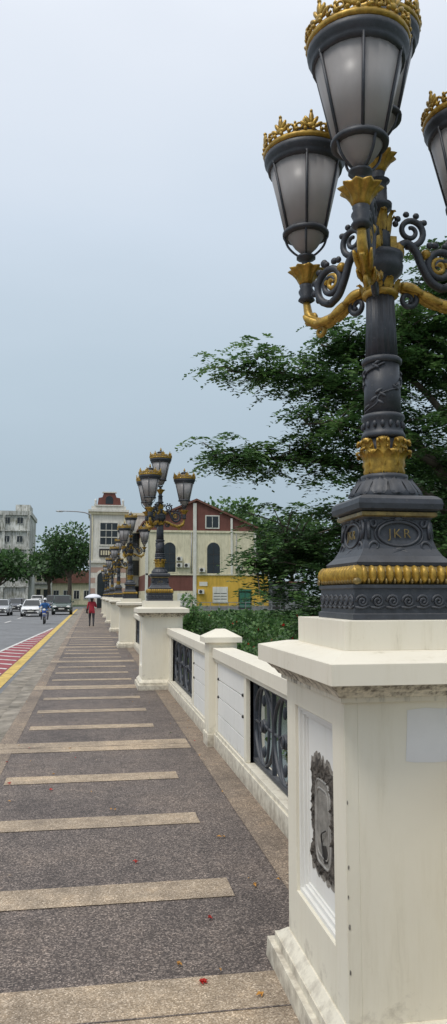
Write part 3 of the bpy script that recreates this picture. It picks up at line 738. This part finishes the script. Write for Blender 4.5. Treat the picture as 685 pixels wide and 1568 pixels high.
# ------------------------------------------------------------------ buildings
def wintop(cx,w_,z0,z1,arch=True,n_=10):
    pts=[(cx-w_/2,z0),(cx+w_/2,z0)]
    if arch:
        r=w_/2
        pts+=[(cx+r*math.cos(a),z1-r+r*math.sin(a)) for a in [pi*i/n_ for i in range(n_+1)]]
    else: pts+=[(cx+w_/2,z1),(cx-w_/2,z1)]
    return pts
T2=Matrix(((1,0,0,0),(0,0,-1,0),(0,1,0,0),(0,0,0,1)))
F0=T2
g=empty('gabled_building',(0,94,-.17))
b=MB(); F=F0
b.box(6.4,12.6,0,14,0,2.4,'cream'); b.box(6.4,12.6,-.01,14,2.4,4.4,'maroon')
b.box(12.6,21.7,-.02,14,0,4.4,'ochre'); b.box(12.6,21.7,-.03,.0,0,.5,'greyw')
b.box(6.4,20.1,-.005,14,4.4,9.7,'cream')
b.prism([(6.4,9.7),(20.1,9.7),(20.1,10.2),(12.6,13.5),(6.4,10.75)],14,'maroon',F,-14)
b.obj('walls',(0,0,0),g)
b=MB()
b.prism([(12.6,13.52),(20.9,9.87),(20.9,10.1),(12.6,13.78),(6.0,10.85),(6.0,10.6)],14.5,'roof',F,-14.2)
b.obj('roof',(0,0,0),g)
b=MB()
for (x0,x1,z0,z1) in ((12.2,12.62,.0,13.2),(16.9,17.15,4.4,11.4),(19.85,20.12,4.4,9.9)): b.box(x0,x1,-.16,-.02,z0,z1,'bwhite')
b.box(6.4,20.1,-.12,-.01,9.55,9.8,'cream'); b.box(6.4,20.12,-.14,-.03,4.3,4.5,'cream')
b.box(6.35,6.7,-.14,-.02,0,10.6,'bwhite')
b.obj('pilasters',(0,0,0),g)
b=MB()
def win(b,cx,w_,z0,z1,arch,frame='bwhite',glass='winglass',F=F,fr=.14,mull=1,rows=2):
    b.prism(wintop(cx,w_+2*fr,z0-fr,z1+fr,arch),.09,frame,F); b.prism(wintop(cx,w_,z0,z1,arch),.012,glass,F,.09)
    for i in range(1,mull+1):
        x=cx-w_/2+w_*i/(mull+1); b.prism([(x-.03,z0),(x+.03,z0),(x+.03,z1-.1),(x-.03,z1-.1)],.03,frame if frame!='cream' else 'dark',F,.1)
    for i in range(1,rows+1):
        z=z0+(z1-z0-.3)*i/(rows+1); b.prism([(cx-w_/2,z-.03),(cx+w_/2,z-.03),(cx+w_/2,z+.03),(cx-w_/2,z+.03)],.025,'dark',F,.1)
win(b,14.75,1.6,4.55,8.35,True,'cream'); win(b,9.3,1.5,4.7,8.3,True,'cream'); 
win(b,14.6,1.5,10.2,11.6,False,'bwhite',mull=1,rows=0)
win(b,15.6,1.6,1.05,2.75,False,'bwhite','bwhite',rows=3); win(b,18.7,1.35,.35,2.2,False,'dark','greenframe')
b.box(17.9,19.5,-.2,-.03,2.35,2.6,'greenframe')
b.box(20.7,21.4,-.1,-.03,2.0,2.35,'greenframe'); b.box(13.0,14.0,-.1,-.03,3.0,3.5,'bwhite')
b.box(8.0,8.9,-.1,-.02,.2,2.2,'dark'); b.box(10.3,11.9,-.1,-.02,.6,2.1,'bwhite')
for (x,z) in ((10.5,5.5),(11.4,5.5),(10.5,6.3),(13.3,4.95),(17.9,5.2),(13.2,2.3)):
    b.box(x-.36,x+.36,-.42,-.1,z-.26,z+.26,'bwhite'); b.lathe([(.2,0),(.2,.03)],'dark',14,Matrix.Translation((x-.08,-.42,z))@Matrix.Rotation(pi/2,4,'X'),False)
b.tube([(12.0,-.1,4.4),(12.0,-.1,9.6)],.05,'steel',6); b.tube([(17.6,-.1,4.6),(17.6,-.1,9.5)],.04,'steel',6)
b.obj('windows_and_fittings',(0,0,0),g)
g=empty('grey_shed',(0,94.5,-.17)); b=MB(); b.box(21.8,26.5,0,8,0,3.4,'greyw'); b.box(21.75,26.7,-.5,8.1,3.4,3.6,'roof'); b.obj('walls',(0,0,0),g)
b=MB(); b.box(22.3,23.9,-.05,-.005,.1,2.6,'dark'); b.box(24.4,25.8,-.05,-.005,1.2,2.5,'winglass'); b.box(24.3,25.9,-.06,-.02,2.5,2.6,'bwhite'); b.obj('door_and_window',(0,0,0),g)
g=empty('shophouse_row',(0,108,-.17)); b=MB(); b.box(4.6,9.4,0,12,0,13.0,'bwhite'); b.box(4.5,9.5,-.2,12.2,13.0,13.35,'cream')
for x in (6,7.9):
    for z in (1,4.6,8.4): win(b,x,1.1,z,z+2.1,False,'cream',F=F0)
b.obj('walls',(0,0,0),g)
g=empty('white_corner_building',(0,105,-.17)); b=MB()
x0,x1=-.35,4.5
b.box(x0,x1,0,9,6.3,13.1,'bwhite'); 
for i in range(9): b.box(x0-.02 if i%2 else x0,x1,-.03 if i%2 else 0,9,i*.7,i*.7+.7,'pinkst' if i%2 else 'bwhite')
b.obj('walls',(0,0,0),g)
b=MB()
b.box(x0-.3,x1+.3,-.45,9.3,13.1,13.4,'bwhite'); b.box(x0-.15,x1+.15,-.25,9.1,12.75,13.1,'cream'); b.box(x0-.2,x1+.15,-.3,9.1,6.2,6.5,'bwhite')
b.box(x0+.1,x1-.1,-.05,9,13.4,13.9,'bwhite')
b.prism([(.55,13.9),(3.75,13.9),(3.6,15.0),(3.1,15.1),(2.9,15.7),(1.4,15.7),(1.2,15.1),(.7,15.0)],.5,'maroon',F0,-.4)
b.prism(wintop(2.15,1.0,14.2,15.3,True),.02,'winglass',F0,.1); b.box(.3,4.0,-.2,.6,13.9,14.05,'bwhite'); b.box(1.2,3.1,-.2,.5,15.7,15.85,'bwhite')
for x in (.3,4.0): b.lathe([(.14,13.9),(.2,14.1),(.1,14.4),(.18,14.6),(.02,14.9)],'bwhite',10,Matrix.Translation((x,.1,0)))
b.obj('cornice_and_pediment',(0,0,0),g)
b=MB()
win(b,2.15,2.3,8.7,11.6,False,'bwhite',F=F0,fr=.2,mull=2,rows=0)
for z in (9.65,10.6): b.box(1.0,3.3,-.15,-.1,z-.05,z+.05,'bwhite')
b.box(.9,3.4,-.22,-.0,7.0,8.1,'dark'); 
for i in range(7): b.box(1.1+i*.32,1.3+i*.32,-.24,-.2,7.25,7.85,'cream')
b.prism(wintop(1.45,2.0,0,5.3,True),.09,'bwhite',F0,.03); b.prism(wintop(1.45,1.5,0,5.0,True),.02,'winglass',F0,.12)
for x in (x0+.15,x1-.15): b.box(x-.2,x+.2,-.12,-.001,6.5,12.75,'cream')
b.obj('windows_and_sign',(0,0,0),g)
g=empty('weathered_white_building',(0,132,-.17)); b=MB(); b.box(-26,-10.4,0,14,0,15.2,'oldwhite'); b.box(-26.2,-10.2,-.25,14.2,15.2,15.9,'oldwhite')
b.box(-13,-10.6,2,8,15.9,17.2,'oldwhite'); b.obj('walls',(0,0,0),g)
b=MB()
for i in range(4): b.box(-26,-10.35,-.35,.0,3.2+i*3.1,3.4+i*3.1,'oldwhite')
for x in (-14.6,-10.6): b.box(x-.2,x+.2,-.3,0,0,15.2,'oldwhite')
for j in range(4):
    for i in range(7): win(b,-24.6+i*2.1,.9,4.5+j*3.1,5.5+j*3.1,False,'oldwhite',F=F0,fr=.08,mull=1,rows=1)
b.obj('ledges_and_windows',(0,0,0),g)
g=empty('shophouse_row',(0,150,-.17)); b=MB(); b.box(-12.2,-7.8,0,12,0,9.6,'bwhite'); b.box(-12.3,-7.6,-.2,12,9.6,9.9,'maroon')
for z in (1.5,4.6,7.2):
    b.box(-12.2,-7.75,-.3,0,z-.7,z-.5,'greyw')
    for x in (-11.2,-9.9,-8.6): win(b,x,.8,z,z+1.5,False,'cream',F=F0)
b.obj('walls',(0,0,0),g)
g=empty('red_roof_house',(0,158,-.17)); b=MB(); b.box(-8.6,2.5,0,10,0,4.4,'cream'); b.prism([(-9.2,4.3),(3.0,4.3),(1.0,6.9),(-7.0,6.9)],11,'roof',F0,-10.4)
for x in (-7,-5,-3,-1): win(b,x,1,1.2,2.8,False,'bwhite',F=F0)
b.obj('walls_and_roof',(0,0,0),g)
g=empty('distant_building',(0,230,-.17)); b=MB(); b.box(-60,-20,0,14,0,9,'bwhite'); b.box(-14,6,0,14,0,7,'greyw')
for i in range(12): win(b,-58+i*3.2,1.8,5,7,False,'greyw',F=F0)
b.obj('walls',(0,0,0),g)
b=MB()
for i in range(0,24):
    x=4+i; b.box(x-.03,x+.03,84.97,85.03,-.17,.95,'steel')
for z in (.9,.5,.1): b.box(4,27,84.98,85.02,z-.03,z+.03,'steel')
b.obj('metal_fence')
b=MB(); b.tube(smoothcurve([(0,0,0),(0,0,5),(0,0,10.6),(-.3,0,11.4),(-1.4,0,11.65),(-3.2,0,11.7)],6),[.11-.05*i/30 for i in range(31)],'steel',8)
b.ell((-3.6,0,11.68),(.5,.16,.1),'steel',10,6); b.box(-3.9,-3.3,-.1,.1,11.57,11.62,'lens'); b.obj('street_light_pole',(-.25,92,-.15))
# ------------------------------------------------------------------ vehicles (face -Y)
def car(name,x,y,paint,suv=False,hood=None):
    g=empty(name,(x,y,-.15)); W=.88 if not suv else .92; k=1.0 if not suv else 1.22; L=2.15
    b=MB(); st=[(-L,.36*k,.60*k,.80),(-L+.12,.25*k,.72*k,.94),(-1.3,.22*k,.86*k,1),(-.9,.22*k,.93*k,1),(.4,.22*k,.97*k,1),(1.7,.22*k,.99*k,1),(L-.12,.25*k,.92*k,.95),(L,.38*k,.75*k,.84)]
    vs=[];fs=[];m_=10
    for (yy,zb,zt,wf) in st:
        w_=W*wf; zm=(zb+zt)/2
        sec=[(-w_*.85,zb),(-w_*.97,zb+.1),(-w_,zm),(-w_*.97,zt-.07),(-w_*.86,zt),(w_*.86,zt),(w_*.97,zt-.07),(w_,zm),(w_*.97,zb+.1),(w_*.85,zb)]
        vs+=[(a,yy,c) for a,c in sec]
    for j in range(len(st)-1):
        for i in range(m_): q=(i+1)%m_; fs.append((j*m_+i,j*m_+q,(j+1)*m_+q,(j+1)*m_+i))
    fs.append(tuple(range(m_))); fs.append(tuple(reversed(range((len(st)-1)*m_,len(st)*m_))))
    b.add(vs,fs,paint,True)
    H=1.47 if not suv else 1.85; zb=.93*k-.03; ya,yb=(-1.0,1.75) if not suv else (-.85,2.0); ra,rb=(-.2,1.25) if not suv else (-.35,1.85)
    hw,hr=W*.88,W*.68 if not suv else W*.76
    gv=[(-hw,ya,zb),(hw,ya,zb),(hw,yb,zb),(-hw,yb,zb),(-hr,ra,H-.05),(hr,ra,H-.05),(hr,rb,H-.05),(-hr,rb,H-.05)]
    b.add(gv,[(0,1,5,4),(1,2,6,5),(2,3,7,6),(3,0,4,7)],'winglass')
    b.frustum(0,(ra+rb)/2,H-.06,H,hr+.02,(rb-ra)/2+.03,hr-.1,(rb-ra)/2-.1,paint)
    for (i,j) in ((0,4),(1,5),(2,6),(3,7)): b.tube([gv[i],gv[j]],.035,paint,6)
    for sg in (-1,1): b.tube([(sg*hw,.45,zb),(sg*hr,.5,H-.05)],.03,paint,6)
    b.obj('body',(0,0,0),g,bevel=0)
    b=MB(); zf=.6*k
    for sg in (-1,1):
        b.ell((sg*W*.68,-L+.06,zf+.03),(.2,.09,.085*k),'lens',10,6); b.ell((sg*W*.7,-L+.02,.37*k),(.09,.05,.06),'lens',8,5)
        b.ell((sg*(W+.1),-.8,1.0*k),(.1,.07,.08),paint,8,5)
        b.box(sg*W*.75-.1,sg*W*.75+.1,L-.06,L+.02,.7*k,.85*k,'redpaint')
    b.box(-.42,.42,-L-.03,-L+.05,.5*k,.62*k,'dark'); b.box(-.55,.55,-L-.02,-L+.05,.30*k,.42*k,'dark')
    b.box(-.26,.26,-L-.05,-L-.03,.43*k,.52*k,'bwhite'); b.box(-.1,.1,-L-.045,-L-.02,.6*k,.66*k,'chrome')
    b.obj('lights_and_grille',(0,0,0),g)
    b=MB()
    for sg in (-1,1):
        for yy in (-1.32,1.32):
            T=Matrix.Translation((sg*(W-.1),yy,.32*(1 if not suv else 1.15)))@Matrix.Rotation(pi/2,4,'Y'); r=.32*(1 if not suv else 1.15)
            b.lathe([(r*.6,-.11),(r*.95,-.11),(r,-.07),(r,.07),(r*.95,.11),(r*.6,.11)],'tyre',20,T); b.lathe([(r*.58,-.115),(r*.2,-.12)],'chrome',12,T); b.lathe([(r*.2,.12),(r*.58,.115)],'chrome',12,T)
    b.obj('wheels',(0,0,0),g)
car('white_car',-5.1,70,'cwhite'); car('silver_car',-8.1,73,'csilver'); car('dark_car',-8.7,92,'cdark'); car('dark_suv',-2.75,76,'cgreen',True)
car('white_car',-6.9,100,'cwhite'); car('dark_car',-4.7,98,'cdark',True); car('silver_car',-9.8,110,'csilver'); car('white_van',-7.6,113,'cwhite',True)
# ------------------------------------------------------------------ figures
def figure(name,J,E,Rd,root,matfn,parent,loc=(0,0,0)):
    keys=list(J); me=bpy.data.meshes.new(name); me.from_pydata([J[k] for k in keys],[(keys.index(a),keys.index(c)) for a,c in E],[])
    o=mkobj(name,me,loc,parent); s=o.modifiers.new('skin','SKIN'); s.use_smooth_shade=True
    for i,k in enumerate(keys):
        r=Rd[k]; me.skin_vertices[0].data[i].radius=(r,r) if not hasattr(r,'__len__') else r
        me.skin_vertices[0].data[i].use_root=(k==root)
    sb=o.modifiers.new('sub','SUBSURF'); sb.levels=2; sb.render_levels=2
    me.materials.append(matfn); return o
def zmat(name,stops):
    m,n,l,b=nt(name); g=objco(n); s=n.new('ShaderNodeSeparateXYZ'); l.new(g,s.inputs[0])
    mr=n.new('ShaderNodeMath'); mr.operation='MULTIPLY'; mr.inputs[1].default_value=.5; l.new(s.outputs[2],mr.inputs[0])
    r=ramp(n,[(z*.5,c) for z,c in stops],'CONSTANT'); l.new(mr.outputs[0],r.inputs[0]); l.new(r.outputs[0],b.inputs['Base Color']); b.inputs['Roughness'].default_value=.8; return m
SK=(.32,.17,.1)
def hand(b,c,dr,T=None):
    c=Vector(c); dr=Vector(dr).normalized(); sd=dr.orthogonal().normalized()
    b.ell(c,(.03,.02,.04),'skin',8,6)
    for i,ln in enumerate((.062,.072,.068,.052)):
        o_=sd*((i-1.5)*.017); p=c+o_+dr*.03; b.tube([p,p+dr*ln*.5,p+dr*ln*.85+dr.cross(sd)*.02],[.009,.008,.006],'skin',6)
    b.tube([c+sd*.025,c+sd*.045+dr*.02,c+sd*.045+dr*.045],[.011,.009,.007],'skin',6)
g=empty('pedestrian',(.02,41.8,0))
J=dict(pel=(0,0,.86),wa=(0,.0,1.0),ch=(0,.01,1.2),nk0=(0,0,1.33),nk=(0,0,1.38),
 sl=(-.17,0,1.28),sr=(.17,0,1.28),el_=(-.22,-.0,1.02),er=(.23,.1,1.04),wl=(-.22,.08,.82),wr=(.12,.26,1.16),
 hl=(-.09,0,.82),hr=(.09,0,.82),kl=(-.095,.10,.46),kr=(.095,-.02,.46),al=(-.095,.04,.09),ar=(.095,-.22,.13),tl=(-.1,.16,.04),tr=(.1,-.12,.04))
E=[('pel','wa'),('wa','ch'),('ch','nk0'),('nk0','nk'),('ch','sl'),('ch','sr'),('sl','el_'),('sr','er'),('el_','wl'),('er','wr'),('pel','hl'),('pel','hr'),('hl','kl'),('hr','kr'),('kl','al'),('kr','ar'),('al','tl'),('ar','tr')]
Rd=dict(pel=(.16,.12),wa=(.13,.1),ch=(.15,.11),nk0=.06,nk=.045,sl=.065,sr=.065,el_=.045,er=.045,wl=.03,wr=.03,hl=.1,hr=.1,kl=.06,kr=.06,al=.04,ar=.04,tl=.035,tr=.035)
figure('body',J,E,Rd,'pel',zmat('pedestrian_clothes',[(0,(.02,.02,.02)),(.1,(.03,.03,.035)),(.72,(.33,.02,.035)),(1.34,SK)]),g)
b=MB(); b.ell((0,0,1.47),(.075,.09,.11),'skin',14,10); b.ell((0,-.025,1.495),(.086,.088,.108),'hair',14,10); b.ell((0,-.06,1.4),(.06,.04,.1),'hair',10,8)
b.ell((0,.095,1.46),(.012,.018,.018),'skin'); 
for sg in (-1,1): b.ell((sg*.03,.085,1.48),(.012,.008,.007),'dark'); b.ell((sg*.078,.0,1.465),(.01,.018,.026),'skin')
hand(b,(-.22,.1,.77),(0,.2,-1)); hand(b,(.12,.27,1.19),(-1,0,.1)); b.obj('head_and_hands',(0,0,0),g)
b=MB(); b.lathe([(.47,1.50),(.40,1.585),(.28,1.66),(.14,1.705),(.012,1.72)],'umb',16,Matrix.Translation((.08,.12,.02)),mod=lambda a,z:1-.05*abs(math.sin(4*a))*(1 if z<1.6 else .3))
b.tube([(.1,.26,1.05),(.08,.12,1.78)],.008,'steel',6); 
for k in range(8): b.tube([(.08,.12,1.73),(.08+.45*math.cos(k*pi/4),.12+.45*math.sin(k*pi/4),1.52)],.005,'steel',5)
b.obj('umbrella',(0,0,0),g)
b=MB(); b.box(-.3,-.22,-.08,.14,.72,.95,'dark'); b.tube([(-.26,.02,.95),(-.2,.02,1.15),(-.13,.0,1.34)],.01,'dark',6); b.obj('shoulder_bag',(0,0,0),g,bevel=.02)
g=empty('motorcyclist',(-2.95,51,-.15)); b=MB()
for yy in (-.62,.62):
    T=Matrix.Translation((0,yy,.29))@Matrix.Rotation(pi/2,4,'Y')
    b.tube([(0,yy+.25*math.cos(2*pi*i/24),.29+.25*math.sin(2*pi*i/24)) for i in range(24)],.045,'tyre',8,closed=True); b.lathe([(.08,-.04),(.09,0),(.08,.04)],'chrome',12,T)
    for k in range(6): b.tube([(0,yy,.29),(0,yy+.22*math.cos(k*pi/3),.29+.22*math.sin(k*pi/3))],.01,'chrome',5)
for sg in (-1,1): b.tube([(sg*.07,-.62,.29),(sg*.08,-.5,.7),(sg*.08,-.42,.95)],.022,'chrome',6)
b.ell((0,-.50,.78),(.15,.14,.2),'cblue',12,8); b.ell((0,-.60,.9),(.1,.08,.08),'lens',10,6); b.ell((0,-.62,.5),(.07,.2,.06),'cblue',10,6)
b.ell((0,.0,.5),(.13,.4,.16),'cblue',12,8); b.ell((0,.35,.68),(.13,.42,.09),'dark',12,8); b.ell((0,.7,.66),(.1,.2,.1),'cblue',10,6)
b.tube([(-.33,-.32,1.0),(-.12,-.42,1.0),(.12,-.42,1.0),(.33,-.32,1.0)],.018,'dark',6)
for sg in (-1,1): b.tube([(sg*.25,-.36,1.0),(sg*.32,-.36,1.13)],.008,'dark',5); b.ell((sg*.33,-.36,1.16),(.06,.015,.04),'dark'); b.ell((sg*.18,-.55,.8),(.04,.03,.03),'yellow')
b.tube([(.14,.1,.3),(.16,.8,.4)],.04,'chrome',8); b.box(-.09,.09,-.67,-.655,.62,.7,'bwhite')
b.obj('motorcycle',(0,0,0),g)
J=dict(pel=(0,.3,.82),wa=(0,.24,.98),ch=(0,.14,1.18),nk0=(0,.1,1.32),nk=(0,.08,1.38),sl=(-.19,.12,1.26),sr=(.19,.12,1.26),el_=(-.34,-.05,1.08),er=(.34,-.05,1.08),wl=(-.3,-.3,1.03),wr=(.3,-.3,1.03),
 hl=(-.12,.26,.78),hr=(.12,.26,.78),kl=(-.22,-.16,.72),kr=(.22,-.16,.72),al=(-.2,.0,.34),ar=(.2,.0,.34),tl=(-.2,-.16,.28),tr=(.2,-.16,.28))
Rd=dict(Rd); Rd.update(ch=(.17,.13),wa=(.15,.12),sl=.075,sr=.075)
figure('rider_body',J,E,Rd,'pel',zmat('rider_clothes',[(0,(.02,.02,.02)),(.36,(.03,.035,.06)),(.85,(.05,.16,.4)),(1.36,SK)]),g)
b=MB(); b.ell((0,.02,1.49),(.075,.09,.11),'skin',12,9); b.ell((0,.05,1.53),(.125,.14,.13),'helmet',14,9); b.ell((0,-.05,1.5),(.09,.06,.05),'dark',10,6)
hand(b,(-.31,-.32,1.01),(0,-1,-.3)); hand(b,(.31,-.32,1.01),(0,-1,-.3)); b.obj('head_and_hands',(0,0,0),g)
# ------------------------------------------------------------------ litter
b=MB(); random.seed(11)
def lf(x,y,s_,mat):
    a=random.uniform(0,6.28); c,s2=math.cos(a)*s_,math.sin(a)*s_
    b.add([(x-c,y-s2,.01),(x-s2*.45,y+c*.45,.016),(x+c,y+s2,.011),(x+s2*.45,y-c*.45,.02)],[(0,1,2,3)],mat)
for i in range(150):
    y=random.uniform(2.3,26); x=random.uniform(-.9,1.2) if random.random()<.45 else random.choice((random.gauss(1.12,.12),random.gauss(-.8,.25)))
    lf(x,y,random.uniform(.008,.02),random.choice(('dryleaf','dryleaf','dryleaf','flower','bar')) if random.random()<.85 else 'leafm')
for k in range(5): lf(.50+random.gauss(0,.008),3.45+random.gauss(0,.008),.022,'flower')
for (x,y) in ((-.75,3.95),(-.74,4.0),(-.68,7.2),(.3,5.0),(-.3,6.9),(.62,4.1)):
    for k in range(3): lf(x+random.gauss(0,.008),y+random.gauss(0,.008),.018,'flower')
for (x,y) in ((.43,3.62),(.72,3.3),(.9,5.4),(.95,4.5),(.2,6.2)):
    for k in range(2): lf(x+random.gauss(0,.012),y+random.gauss(0,.012),.02,'dryleaf')
b.obj('leaf_litter')
# ------------------------------------------------------------------ view
scene.view_settings.view_transform='Standard'; scene.view_settings.look='None'; scene.view_settings.exposure=0; scene.view_settings.gamma=1
